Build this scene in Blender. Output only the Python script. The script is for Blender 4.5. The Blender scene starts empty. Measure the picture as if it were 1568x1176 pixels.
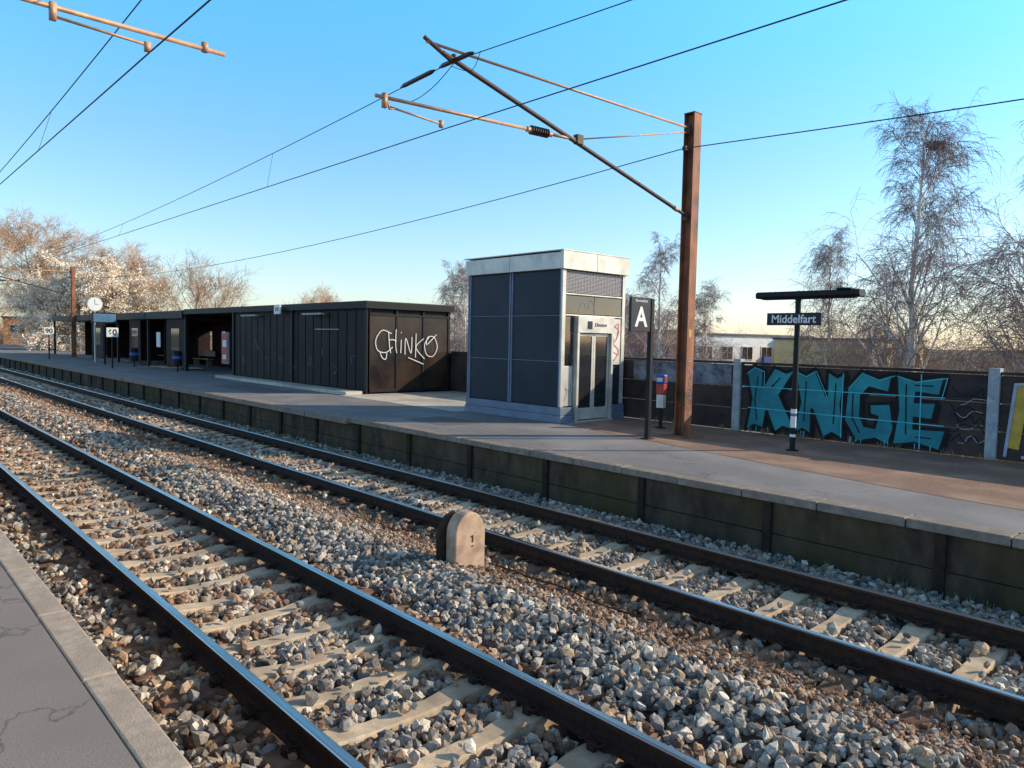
import bpy, math, random
import numpy as np
from mathutils import Vector, Matrix
import mathutils.geometry as mg
random.seed(7)
rng = np.random.default_rng(7)
scene = bpy.context.scene
col = scene.collection

# ---------------------------------------------------------------- materials
def pm(name, c1, c2=None, scale=5, rough=.8, metal=0, bump=.15, stretch=(1,1,1), bscale=None, c3=None, s3=.6, lo=.35, hi=.65, spec=.5, bdist=.02, crack=0):
    m = bpy.data.materials.new(name); m.use_nodes = True
    nt = m.node_tree; N = nt.nodes; L = nt.links
    b = N['Principled BSDF']
    b.inputs['Roughness'].default_value = rough
    b.inputs['Metallic'].default_value = metal
    b.inputs['Specular IOR Level'].default_value = spec
    if c2 is None: c2 = tuple(c*.75 for c in c1)
    tc = N.new('ShaderNodeTexCoord'); mp = N.new('ShaderNodeMapping')
    mp.inputs['Scale'].default_value = stretch
    L.new(tc.outputs['Object'], mp.inputs['Vector'])
    n = N.new('ShaderNodeTexNoise'); n.inputs['Scale'].default_value = scale; n.inputs['Detail'].default_value = 8
    n.inputs['Roughness'].default_value = .65
    L.new(mp.outputs[0], n.inputs['Vector'])
    r = N.new('ShaderNodeValToRGB')
    r.color_ramp.elements[0].position = lo; r.color_ramp.elements[0].color = (*c1, 1)
    r.color_ramp.elements[1].position = hi; r.color_ramp.elements[1].color = (*c2, 1)
    L.new(n.outputs['Fac'], r.inputs['Fac'])
    out = r.outputs['Color']
    if c3 is not None:
        n3 = N.new('ShaderNodeTexNoise'); n3.inputs['Scale'].default_value = s3; n3.inputs['Detail'].default_value = 6
        L.new(tc.outputs['Object'], n3.inputs['Vector'])
        r3 = N.new('ShaderNodeValToRGB'); r3.color_ramp.elements[0].position = .45; r3.color_ramp.elements[1].position = .68
        L.new(n3.outputs['Fac'], r3.inputs['Fac'])
        mx = N.new('ShaderNodeMix'); mx.data_type = 'RGBA'
        L.new(r3.outputs['Color'], mx.inputs['Factor']); L.new(out, mx.inputs['A']); mx.inputs['B'].default_value = (*c3, 1)
        out = mx.outputs['Result']
    if crack:
        nd = N.new('ShaderNodeTexNoise'); nd.inputs['Scale'].default_value = 2.5; nd.inputs['Detail'].default_value = 6
        L.new(tc.outputs['Object'], nd.inputs['Vector'])
        ad = N.new('ShaderNodeVectorMath'); ad.operation='ADD'
        L.new(tc.outputs['Object'], ad.inputs[0]); L.new(nd.outputs['Color'], ad.inputs[1])
        vo = N.new('ShaderNodeTexVoronoi'); vo.feature='DISTANCE_TO_EDGE'; vo.inputs['Scale'].default_value = crack
        L.new(ad.outputs[0], vo.inputs['Vector'])
        rc_ = N.new('ShaderNodeValToRGB'); rc_.color_ramp.elements[0].position=0; rc_.color_ramp.elements[0].color=(.55,.53,.5,1)
        rc_.color_ramp.elements[1].position=.006; rc_.color_ramp.elements[1].color=(1,1,1,1)
        L.new(vo.outputs['Distance'], rc_.inputs['Fac'])
        mu = N.new('ShaderNodeMix'); mu.data_type='RGBA'; mu.blend_type='MULTIPLY'; mu.inputs['Factor'].default_value=1
        L.new(out, mu.inputs['A']); L.new(rc_.outputs['Color'], mu.inputs['B']); out = mu.outputs['Result']
    L.new(out, b.inputs['Base Color'])
    if bump:
        nb = N.new('ShaderNodeTexNoise'); nb.inputs['Scale'].default_value = bscale or scale*8; nb.inputs['Detail'].default_value = 5
        L.new(tc.outputs['Object'], nb.inputs['Vector'])
        bp = N.new('ShaderNodeBump'); bp.inputs['Strength'].default_value = bump; bp.inputs['Distance'].default_value = bdist
        L.new(nb.outputs['Fac'], bp.inputs['Height']); L.new(bp.outputs[0], b.inputs['Normal'])
    return m

def attr_mat(name, rough=.85):
    m = bpy.data.materials.new(name); m.use_nodes = True
    nt = m.node_tree; N = nt.nodes; L = nt.links; b = N['Principled BSDF']
    a = N.new('ShaderNodeAttribute'); a.attribute_name = 'Col'
    tc = N.new('ShaderNodeTexCoord')
    n = N.new('ShaderNodeTexNoise'); n.inputs['Scale'].default_value = 70; n.inputs['Detail'].default_value = 4
    L.new(tc.outputs['Object'], n.inputs['Vector'])
    r = N.new('ShaderNodeValToRGB'); r.color_ramp.elements[0].color = (.55,.55,.55,1); r.color_ramp.elements[1].color = (1.0,1.0,1.0,1)
    r.color_ramp.elements[0].position=.3; r.color_ramp.elements[1].position=.6
    L.new(n.outputs['Fac'], r.inputs['Fac'])
    mx = N.new('ShaderNodeMix'); mx.data_type = 'RGBA'; mx.blend_type = 'MULTIPLY'; mx.inputs['Factor'].default_value = 1
    L.new(a.outputs['Color'], mx.inputs['A']); L.new(r.outputs['Color'], mx.inputs['B'])
    L.new(mx.outputs['Result'], b.inputs['Base Color'])
    b.inputs['Roughness'].default_value = rough
    return m

M = {}
M['asphalt'] = pm('asphalt', (.31,.25,.215), (.20,.165,.145), 90, .9, bump=.5, bscale=220, c3=(.225,.185,.16), s3=.9, bdist=.006, crack=.35)
M['asphalt_blue'] = pm('asphalt_far', (.23,.205,.20), (.15,.14,.14), 60, .85, bump=.4, bscale=150, c3=(.28,.255,.245), s3=.6, bdist=.006, stretch=(.3,1,1), crack=.4)
M['patch'] = pm('asphalt_patch', (.17,.15,.145), (.12,.105,.10), 60, .9, bump=.4, bscale=150, bdist=.006)
M['grit'] = pm('brown_grit', (.32,.19,.13), (.17,.10,.075), 25, .95, bump=.6, bscale=90, c3=(.38,.24,.165), s3=1.3)
M['concrete'] = pm('concrete', (.52,.40,.30), (.33,.255,.195), 12, .9, bump=.5, bscale=110, c3=(.36,.27,.205), s3=1.8, bdist=.008)
M['coping_far'] = pm('coping_far', (.33,.26,.21), (.18,.14,.115), 9, .9, bump=.4, bscale=110, c3=(.20,.155,.12), s3=2.2, bdist=.006)
M['apron'] = pm('apron_concrete', (.64,.56,.46), (.45,.39,.32), 3, .9, bump=.3, bscale=60, c3=(.38,.33,.28), s3=.8)
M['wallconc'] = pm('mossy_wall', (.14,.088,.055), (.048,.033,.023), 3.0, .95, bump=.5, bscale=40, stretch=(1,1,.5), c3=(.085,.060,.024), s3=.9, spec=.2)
M['wallpost'] = pm('wall_post_dark', (.05,.030,.022), (.025,.017,.012), 8, .9, spec=.2)
M['rust'] = pm('rail_rust', (.065,.030,.017), (.026,.014,.009), 20, .8, bump=.3, metal=0, spec=.25)
M['steel'] = pm('rail_steel', (.64,.56,.50), (.45,.35,.28), 6, .25, metal=1, bump=.05, stretch=(.2,3,1))
M['mast'] = pm('mast_rust', (.42,.14,.055), (.22,.072,.033), 6, .7, bump=.2, stretch=(1,1,.3), c3=(.12,.044,.022), s3=2)
M['tubebeige'] = pm('cantilever_tube', (.60,.34,.19), (.40,.21,.12), 8, .5, metal=.1, bump=.1)
M['tubebrown'] = pm('cantilever_brown', (.10,.045,.028), (.055,.028,.02), 8, .6, metal=0, bump=.1, spec=.3)
M['insul'] = pm('insulator_brown', (.05,.02,.015), (.03,.014,.012), 10, .3, bump=0)
M['wire'] = pm('wire_dark', (.025,.025,.03), (.015,.015,.018), 10, .6, metal=.2, bump=0)
M['slate'] = pm('lift_panel_slate', (.020,.028,.045), (.015,.021,.035), 1.5, .5, bump=.02, c3=(.026,.033,.047), s3=.9, spec=.22)
M['silver'] = pm('brushed_silver', (.70,.64,.56), (.55,.51,.45), 2, .45, metal=.25, bump=.03, c3=(.46,.42,.38), s3=2.5)
M['silverblue'] = pm('painted_bluegrey', (.16,.20,.28), (.11,.14,.20), 3, .5, bump=.05)
M['glass'] = pm('dark_glass', (.03,.03,.035), (.02,.02,.022), 2, .06, bump=0, spec=.7)
M['mesh'] = pm('louvre_mesh', (.38,.34,.36), (.27,.24,.26), 30, .5, metal=.1, bump=0)
M['black'] = pm('black_panel', (.013,.0115,.012), (.008,.007,.008), 3, .6, bump=.05, c3=(.020,.016,.014), s3=1.5, spec=.18)
M['blackframe'] = pm('black_frame', (.016,.015,.018), (.011,.011,.013), 5, .55, bump=.03, spec=.22)
M['brownpanel'] = pm('brown_panel', (.040,.025,.020), (.013,.010,.010), 1.2, .25, bump=.03, c3=(.06,.036,.025), s3=.8, spec=.35)
M['interior'] = pm('shelter_interior', (.030,.011,.009), (.012,.006,.006), 2, .7, bump=.05, spec=.2)
M['navy'] = pm('navy_sign', (.010,.013,.028), (.008,.010,.022), 5, .4, bump=0, spec=.3)
M['white'] = pm('white_paint', (.80,.79,.76), (.72,.71,.68), 8, .5, bump=0)
M['tagwhite'] = pm('tag_white', (.80,.78,.76), (.68,.66,.64), 20, .6, bump=0)
M['teal'] = pm('graffiti_teal', (.0,.21,.25), (.0,.14,.185), 3, .6, bump=.05, c3=(.01,.30,.34), s3=1.4)
M['cyan'] = pm('graffiti_cyan', (.08,.58,.70), (.05,.42,.52), 5, .6, bump=0)
M['gblack'] = pm('graffiti_black', (.012,.011,.012), (.008,.008,.008), 5, .6, bump=0, spec=.2)
M['yellow'] = pm('graffiti_yellow', (.60,.37,.04), (.42,.26,.03), 5, .6, bump=0)
M['lilac'] = pm('graffiti_lilac', (.38,.41,.50), (.27,.30,.40), 5, .6, bump=0)
M['darkwall'] = pm('dark_wall_concrete', (.055,.040,.038), (.026,.020,.019), 2.5, .85, bump=.3, bscale=30, stretch=(.6,1,1.5), c3=(.085,.058,.046), s3=.8, spec=.25)
M['washblue'] = pm('faded_blue_wash', (.20,.22,.27), (.05,.05,.06), 9, .85, bump=.2, c3=(.28,.30,.35), s3=3)
M['paleblue'] = pm('pale_post', (.42,.45,.46), (.28,.31,.32), 6, .8, bump=.2)
M['red'] = pm('red_paint', (.5,.04,.025), (.4,.025,.02), 4, .5, bump=0)
M['blue'] = pm('blue_paint', (.02,.10,.42), (.02,.07,.32), 4, .5, bump=0)
M['stone'] = pm('marker_stone', (.62,.41,.28), (.46,.30,.20), 9, .9, bump=.3, bscale=70, c3=(.34,.215,.15), s3=5, bdist=.008)
M['gravel'] = attr_mat('gravel_stones')
M['ballastbed'] = pm('ballast_bed', (.085,.055,.042), (.03,.022,.018), 18, .95, bump=.9, bscale=30, c3=(.14,.085,.055), s3=1.2, bdist=.05)
M['ground'] = pm('ground_grass', (.15,.115,.06), (.08,.065,.03), .4, .95, bump=.4, c3=(.09,.085,.03), s3=.05)
M['drygrass'] = pm('dry_grass', (.36,.25,.12), (.20,.16,.06), 6, .9, bump=0)
M['birchbark'] = pm('birch_bark', (.80,.73,.66), (.26,.20,.17), 2.5, .8, bump=.2, stretch=(.4,.4,2.0), lo=.54, hi=.68)
M['birchtwig'] = pm('birch_twigs', (.38,.27,.245), (.24,.165,.15), 1.0, .85, bump=0)
M['bark'] = pm('tree_bark', (.34,.22,.15), (.19,.125,.09), 2.5, .9, bump=.2)
M['twig'] = pm('tree_twigs', (.66,.44,.27), (.44,.285,.18), .8, .85, bump=0)
M['twigd'] = pm('shrub_twigs', (.46,.25,.14), (.26,.14,.085), .6, .9, bump=0)
M['blossom'] = pm('blossom', (.95,.84,.70), (.90,.74,.58), 2, .8, bump=0)
M['farbuild_white'] = pm('render_white', (.82,.80,.77), (.78,.75,.72), 1, .8, bump=0)
M['farbuild_yellow'] = pm('render_yellow', (.85,.60,.28), (.78,.53,.24), 1, .8, bump=0)
M['brick'] = pm('brick_orange', (.66,.36,.20), (.54,.28,.155), 6, .9, bump=0)
M['roofgrey'] = pm('roof_grey', (.12,.12,.13), (.09,.09,.10), 2, .8, bump=0)
M['screen'] = pm('screen_blue', (.12,.22,.34), (.08,.16,.26), 2, .2, bump=0)

def sleeper_mat(name, c):
    m = pm(name, (.68,.53,.37), (.46,.35,.24), 9, .9, bump=.4, bscale=90, c3=(.38,.28,.19), s3=2.2, bdist=.008)
    nt = m.node_tree; N = nt.nodes; L = nt.links; b = N['Principled BSDF']
    src = b.inputs['Base Color'].links[0].from_socket
    tc = N.new('ShaderNodeTexCoord'); sx = N.new('ShaderNodeSeparateXYZ'); L.new(tc.outputs['Object'], sx.inputs[0])
    d = N.new('ShaderNodeMath'); d.operation='SUBTRACT'; d.inputs[1].default_value = c; L.new(sx.outputs['Y'], d.inputs[0])
    a = N.new('ShaderNodeMath'); a.operation='ABSOLUTE'; L.new(d.outputs[0], a.inputs[0])
    mr = N.new('ShaderNodeMapRange'); mr.inputs['From Min'].default_value=.58; mr.inputs['From Max'].default_value=.82
    L.new(a.outputs[0], mr.inputs['Value'])
    n = N.new('ShaderNodeTexNoise'); n.inputs['Scale'].default_value=7; L.new(tc.outputs['Object'], n.inputs['Vector'])
    mu = N.new('ShaderNodeMath'); mu.operation='MULTIPLY'; L.new(mr.outputs[0], mu.inputs[0]); 
    ad = N.new('ShaderNodeMath'); ad.operation='ADD'; ad.inputs[1].default_value=.38; L.new(n.outputs['Fac'], ad.inputs[0]); L.new(ad.outputs[0], mu.inputs[1])
    mu.use_clamp = True
    mx = N.new('ShaderNodeMix'); mx.data_type='RGBA'; L.new(mu.outputs[0], mx.inputs['Factor']); L.new(src, mx.inputs['A']); mx.inputs['B'].default_value=(.17,.088,.052,1)
    L.new(mx.outputs['Result'], b.inputs['Base Color'])
    return m

# ---------------------------------------------------------------- helpers
def empty(name):
    e = bpy.data.objects.new(name, None); col.objects.link(e); return e
def link(ob, parent=None):
    col.objects.link(ob)
    if parent is not None: ob.parent = parent
    return ob

class MB:
    def __init__(s): s.v=[]; s.f=[]; s.m=[]
    def box(s,x0,x1,y0,y1,z0,z1,mi=0):
        if x0>x1: x0,x1=x1,x0
        if y0>y1: y0,y1=y1,y0
        k=len(s.v)
        s.v += [(x0,y0,z0),(x1,y0,z0),(x1,y1,z0),(x0,y1,z0),(x0,y0,z1),(x1,y0,z1),(x1,y1,z1),(x0,y1,z1)]
        s.f += [(k,k+3,k+2,k+1),(k+4,k+5,k+6,k+7),(k,k+1,k+5,k+4),(k+1,k+2,k+6,k+5),(k+2,k+3,k+7,k+6),(k+3,k,k+4,k+7)]
        s.m += [mi]*6; return s
    def tube(s,pts,r,n=8,mi=0,cap=True):
        pts=[Vector(p) for p in pts]
        if not hasattr(r,'__len__'): r=[r]*len(pts)
        k=len(s.v); ref=None
        for i,p in enumerate(pts):
            t=(pts[min(i+1,len(pts)-1)]-pts[max(i-1,0)]).normalized()
            if ref is None:
                ref=Vector((0,0,1)) if abs(t.z)<.9 else Vector((1,0,0))
            a=(ref-t*ref.dot(t)).normalized(); ref=a; b=t.cross(a)
            for j in range(n):
                w=2*math.pi*j/n
                s.v.append(tuple(p+(a*math.cos(w)+b*math.sin(w))*r[i]))
        for i in range(len(pts)-1):
            for j in range(n):
                j2=(j+1)%n
                s.f.append((k+i*n+j,k+i*n+j2,k+(i+1)*n+j2,k+(i+1)*n+j)); s.m.append(mi)
        if cap:
            s.f.append(tuple(k+j for j in range(n))[::-1]); s.m.append(mi)
            s.f.append(tuple(k+(len(pts)-1)*n+j for j in range(n))); s.m.append(mi)
        return s
    def extrude_x(s,prof,x0,x1,mi=0,caps=True,mats=None):
        k=len(s.v); n=len(prof)
        for x in (x0,x1):
            for (y,z) in prof: s.v.append((x,y,z))
        for j in range(n):
            j2=(j+1)%n
            s.f.append((k+j,k+n+j,k+n+j2,k+j2)); s.m.append(mats[j] if mats else mi)
        if caps:
            s.f.append(tuple(k+j for j in range(n))); s.m.append(mi)
            s.f.append(tuple(k+n+j for j in range(n))[::-1]); s.m.append(mi)
        return s
    def quad(s,a,b,c,d,mi=0):
        k=len(s.v); s.v+=[tuple(a),tuple(b),tuple(c),tuple(d)]; s.f.append((k,k+1,k+2,k+3)); s.m.append(mi); return s
    def obj(s,name,mats,parent=None,smooth=False,bevel=0):
        me=bpy.data.meshes.new(name); me.from_pydata(s.v,[],s.f)
        for m in mats: me.materials.append(M[m] if isinstance(m,str) else m)
        me.polygons.foreach_set('material_index',s.m)
        if smooth: me.shade_smooth()
        ob=bpy.data.objects.new(name,me); link(ob,parent)
        if bevel:
            b=ob.modifiers.new('bevel','BEVEL'); b.width=bevel; b.segments=2; b.limit_method='ANGLE'
        return ob

def np_mesh(name, V, F, mats, mi=None, colors=None, parent=None, link_it=True):
    me=bpy.data.meshes.new(name); nv=len(V); nf=len(F); c=F.shape[1]
    me.vertices.add(nv); me.vertices.foreach_set('co',V.astype(np.float32).ravel())
    me.loops.add(nf*c); me.loops.foreach_set('vertex_index',F.astype(np.int32).ravel())
    me.polygons.add(nf)
    me.polygons.foreach_set('loop_start',np.arange(0,nf*c,c,dtype=np.int32))
    try: me.polygons.foreach_set('loop_total',np.full(nf,c,dtype=np.int32))
    except Exception: pass
    for m in mats: me.materials.append(M[m])
    if mi is not None: me.polygons.foreach_set('material_index',mi.astype(np.int32))
    me.update(calc_edges=True); me.shade_flat()
    if colors is not None:
        at=me.color_attributes.new('Col','FLOAT_COLOR','POINT')
        cc=np.ones((nv,4),np.float32); cc[:,:3]=colors; at.data.foreach_set('color',cc.ravel())
    if not link_it: return me
    ob=bpy.data.objects.new(name,me); link(ob,parent); return ob

def text(body,size,loc,rot,mat,parent,name='lettering',ax='CENTER',ext=.002,bold=0):
    c=bpy.data.curves.new(name,'FONT'); c.body=body; c.size=size; c.align_x=ax; c.align_y='CENTER'; c.extrude=ext; c.offset=bold
    c.materials.append(M[mat]); o=bpy.data.objects.new(name,c); o.location=loc; o.rotation_euler=rot; link(o,parent); return o
R_S=(math.pi/2,0,0)
R_E=(math.pi/2,0,math.pi/2)

def catmull(P,n=8):
    P=[Vector(p) for p in P]; Q=[P[0]]+P+[P[-1]]; out=[]
    for i in range(1,len(Q)-2):
        for k in range(n):
            t=k/n; a,b,c,d=Q[i-1],Q[i],Q[i+1],Q[i+2]
            out.append(.5*((2*b)+(c-a)*t+(2*a-5*b+4*c-d)*t*t+(3*b-a-3*c+d)*t**3))
    out.append(P[-1]); return out
def stroke(mb,P,w,O,U,V,N,mi=0,off=.005,smooth=True):
    P2=catmull([Vector((p[0],p[1])) for p in P]) if smooth else [Vector((p[0],p[1])) for p in P]
    O,U,V,N=map(Vector,(O,U,V,N)); prev=None
    for i,p in enumerate(P2):
        t=(P2[min(i+1,len(P2)-1)]-P2[max(i-1,0)]); 
        if t.length<1e-6: t=Vector((1,0))
        t.normalize(); n=Vector((-t.y,t.x))*w/2
        d=off+i*.00005
        a=O+U*(p.x+n.x)+V*(p.y+n.y)+N*d; b=O+U*(p.x-n.x)+V*(p.y-n.y)+N*d
        if prev: mb.quad(prev[0],a,b,prev[1],mi)
        prev=(a,b)
cnt=[0]
def chunk(mb,P,w,O,U,V,N,mi,off):
    O,U,V,N=map(Vector,(O,U,V,N))
    for a,b in zip(P[:-1],P[1:]):
        a=Vector(a);b=Vector(b);t=(b-a).normalized();n=Vector((-t.y,t.x))*w/2; a2=a-t*w*.35;b2=b+t*w*.35
        cnt[0]+=1; d=off+(cnt[0]%40)*.00012
        mb.quad(*[O+U*q.x+V*q.y+N*d for q in (a2+n,b2+n,b2-n,a2-n)],mi)

# ---------------------------------------------------------------- camera
psi=math.radians(42.4); p=.06; r=.02
Hf=Vector((-math.cos(psi),math.sin(psi),0)); R0=Vector((math.sin(psi),math.cos(psi),0)); Z=Vector((0,0,1))
fw=Hf*math.cos(p)-Z*math.sin(p); up0=Hf*math.sin(p)+Z*math.cos(p)
rc=R0*math.cos(r)+up0*math.sin(r); uc=up0*math.cos(r)-R0*math.sin(r)
cam=bpy.data.cameras.new('camera'); co=bpy.data.objects.new('camera',cam); link(co)
mat=Matrix((( rc.x,uc.x,-fw.x,0),(rc.y,uc.y,-fw.y,0),(rc.z,uc.z,-fw.z,1.88),(0,0,0,1)))
co.matrix_world=mat
cam.sensor_width=36; cam.lens=25.99; cam.clip_end=6000; cam.clip_start=.05
scene.camera=co

# ---------------------------------------------------------------- light
E=math.radians(26); AZ=math.radians(35)
sd=Vector((math.sin(AZ)*math.cos(E),math.cos(AZ)*math.cos(E),math.sin(E)))
sl=bpy.data.lights.new('sun','SUN'); sl.energy=5; sl.angle=math.radians(.5); sl.color=(1,.82,.60)
so=bpy.data.objects.new('sun',sl); link(so); so.rotation_euler=sd.to_track_quat('Z','Y').to_euler(); so.location=(20,40,30)
w=bpy.data.worlds.new('World'); scene.world=w; w.use_nodes=True
nt=w.node_tree; bg=nt.nodes['Background']; st=nt.nodes.new('ShaderNodeTexSky'); st.sky_type='NISHITA'; st.sun_disc=False
st.sun_elevation=E; st.sun_rotation=AZ; st.altitude=0; st.air_density=1.0; st.dust_density=.6; st.ozone_density=1.5
tc=nt.nodes.new('ShaderNodeTexCoord'); sx=nt.nodes.new('ShaderNodeSeparateXYZ'); nt.links.new(tc.outputs['Generated'],sx.inputs[0])
rp=nt.nodes.new('ShaderNodeValToRGB'); cr=rp.color_ramp
stops=[(0,(1.30,1.27,1.38)),(.1,(1.2,1.36,1.55)),(.235,(1.02,1.50,1.70)),(.33,(.85,1.75,2.05)),(.45,(.80,2.15,2.75)),(.56,(1.1,1.3,1.35)),(.75,(1.1,.85,.65))]
cr.elements[0].position=0; cr.elements[0].color=(*[c/4 for c in stops[0][1]],1)
cr.elements[1].position=stops[-1][0]; cr.elements[1].color=(*[c/4 for c in stops[-1][1]],1)
for ps,c in stops[1:-1]:
    el=cr.elements.new(ps); el.color=(*[q/4 for q in c],1)
nt.links.new(sx.outputs['Z'],rp.inputs['Fac'])
v1=nt.nodes.new('ShaderNodeVectorMath'); v1.operation='MULTIPLY'; nt.links.new(st.outputs[0],v1.inputs[0]); nt.links.new(rp.outputs['Color'],v1.inputs[1])
v2=nt.nodes.new('ShaderNodeVectorMath'); v2.operation='SCALE'; v2.inputs['Scale'].default_value=4; nt.links.new(v1.outputs[0],v2.inputs[0])
nt.links.new(v2.outputs[0],bg.inputs['Color']); bg.inputs['Strength'].default_value=.15
scene.view_settings.view_transform='Standard'; scene.view_settings.look='None'; scene.view_settings.exposure=0

# ---------------------------------------------------------------- ground
def gz(y):
    pts=[(-3000,-1.0),(16.6,-1.0),(24,-4.5),(4000,-4.5)]
    return float(np.interp(y,[q[0] for q in pts],[q[1] for q in pts]))
ys=[-3000,-300,-40,-8,0,4,8,12,16.6,18,20,22,24,30,45,80,160,400,1200,4000]; xs=[-4000,-1500,-600,-300,-160,-80,-40,-20,-10,0,10,30,80,300,1500,3000]
g=MB()
g.v=[(x,y,gz(y)) for y in ys for x in xs]; nx=len(xs)
g.f=[(j*nx+i,j*nx+i+1,(j+1)*nx+i+1,(j+1)*nx+i) for j in range(len(ys)-1) for i in range(nx-1)]; g.m=[0]*len(g.f)
g.obj('ground',['ground'])

# ---------------------------------------------------------------- ballast bed + stones
C1,C2=2.86,6.79; HG=.75; ZR=-.54; ZS=ZR-.172-.012
def bz(y):
    return np.interp(y,[1.0,1.35,1.75,4.05,4.35,4.75,5.15,5.5,8.05,8.6],[-.86,-.80,-.785,-.795,-.70,-.625,-.69,-.785,-.80,-.78])
by=np.linspace(1.05,8.8,60); bx=np.arange(-40,4,.25); bx=np.concatenate([[-220,-150,-100,-70,-50],bx])
V=np.array([(x,y,bz(y)-.02+.02*math.sin(x*1.7+y*2)*math.sin(x*.6)) for y in by for x in bx]); nx=len(bx)
ii,jj=np.meshgrid(np.arange(nx-1),np.arange(len(by)-1)); a=(jj*nx+ii).ravel()
np_mesh('ballast_bed',V,np.stack([a,a+1,a+nx+1,a+nx],1),['ballastbed'])

ph=(1+5**.5)/2
ico=np.array([(-1,ph,0),(1,ph,0),(-1,-ph,0),(1,-ph,0),(0,-1,ph),(0,1,ph),(0,-1,-ph),(0,1,-ph),(ph,0,-1),(ph,0,1),(-ph,0,-1),(-ph,0,1)])/1.9
icof=np.array([(0,11,5),(0,5,1),(0,1,7),(0,7,10),(0,10,11),(1,5,9),(5,11,4),(11,10,2),(10,7,6),(7,1,8),(3,9,4),(3,4,2),(3,2,6),(3,6,8),(3,8,9),(4,9,5),(2,4,11),(6,2,10),(8,6,7),(9,8,1)])
var=ico[None]*rng.uniform(.60,1.30,(32,12,1))*rng.uniform(.55,1.3,(32,1,3))
def stones(pos,size,colr):
    n=len(pos); q=rng.normal(size=(n,4)); q/=np.linalg.norm(q,axis=1)[:,None]
    w_,x,y,z=q.T
    Rm=np.stack([1-2*(y*y+z*z),2*(x*y-z*w_),2*(x*z+y*w_),2*(x*y+z*w_),1-2*(x*x+z*z),2*(y*z-x*w_),2*(x*z-y*w_),2*(y*z+x*w_),1-2*(x*x+y*y)],1).reshape(n,3,3)
    b=var[rng.integers(0,32,n)]*size[:,None,None]
    Vv=np.einsum('nij,nkj->nki',Rm,b)+pos[:,None,:]
    Ff=icof[None]+(np.arange(n)*12)[:,None,None]
    return Vv.reshape(-1,3),Ff.reshape(-1,3),np.repeat(colr,12,axis=0)
bp_=np.array([(.42,.245,.145),(.30,.165,.10),(.52,.34,.21),(.20,.115,.075)])
def scatter(x0,x1,dens,s0,s1):
    A=(x1-x0)*7.5; n=int(A*dens)
    x=rng.uniform(x0,x1,n); y=rng.uniform(1.12,8.62,n)
    keep=np.ones(n,bool)
    for c in (C1,C2):
        ins=np.abs(y-c)<1.27
        sx=np.abs((x+.3)%.6-.3)<.14
        keep&=~(ins&sx&(rng.random(n)>np.where(np.abs(y-c)>1.0,.25,.035)))
        for s in (-1,1): keep&=~(np.abs(y-(c+s*HG))<.09)
    x=x[keep];y=y[keep];n=len(x)
    size=rng.uniform(s0,s1,n)*rng.choice([1,1,.65,1.25],n)
    brownish=((y>4.95)&(y<5.75))
    size=np.where(brownish,size*.7,size)
    z=bz(y)+rng.uniform(-.02,.035,n)
    for c in (C1,C2):
        ins=(np.abs(y-c)<1.27)&(np.abs((x+.3)%.6-.3)<.14)
        z=np.where(ins,ZS+.02,z)
    pal=np.array([(.45,.385,.32),(.20,.17,.15),(.32,.30,.285),(.45,.31,.20),(.80,.68,.54),(.10,.085,.078),(.60,.48,.36)])
    ci=rng.choice(7,n,p=[.25,.17,.13,.15,.12,.08,.10])
    nr=np.minimum(np.minimum(abs(y-(C1-HG)),abs(y-(C1+HG))),np.minimum(abs(y-(C2-HG)),abs(y-(C2+HG))))
    pb=np.clip(.8-nr*1.4,0,.75)+np.where(brownish,.6,0)+np.where((np.abs(y-C1)<1)&(x<-6),.4,0)+np.where(x<-14,.2,0)
    br=rng.random(n)<pb
    cc=np.where(br[:,None],bp_[rng.integers(0,4,n)],pal[ci])*rng.uniform(.75,1.2,(n,1))
    return stones(np.stack([x,y,z],1),size,cc)
parts=[scatter(-9,2,620,.030,.049),scatter(-18,-9,430,.033,.051),scatter(-40,-18,190,.045,.065),scatter(-90,-40,50,.06,.09)]
n=16000; x=rng.uniform(-16,1,n); y=rng.normal(5.42,.22,n); keep=(y>4.6)&(y<5.95); x=x[keep];y=y[keep]
parts.append(stones(np.stack([x,y,bz(y)+rng.uniform(.0,.02,len(x))],1),rng.uniform(.010,.022,len(x)),bp_[rng.integers(0,4,len(x))]*rng.uniform(.8,1.2,(len(x),1))))
VV=[];FF=[];CC=[];o=0
for v,f,c in parts: VV.append(v);FF.append(f+o);CC.append(c);o+=len(v)
np_mesh('gravel_ballast',np.concatenate(VV),np.concatenate(FF),['gravel'],colors=np.concatenate(CC))

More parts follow.
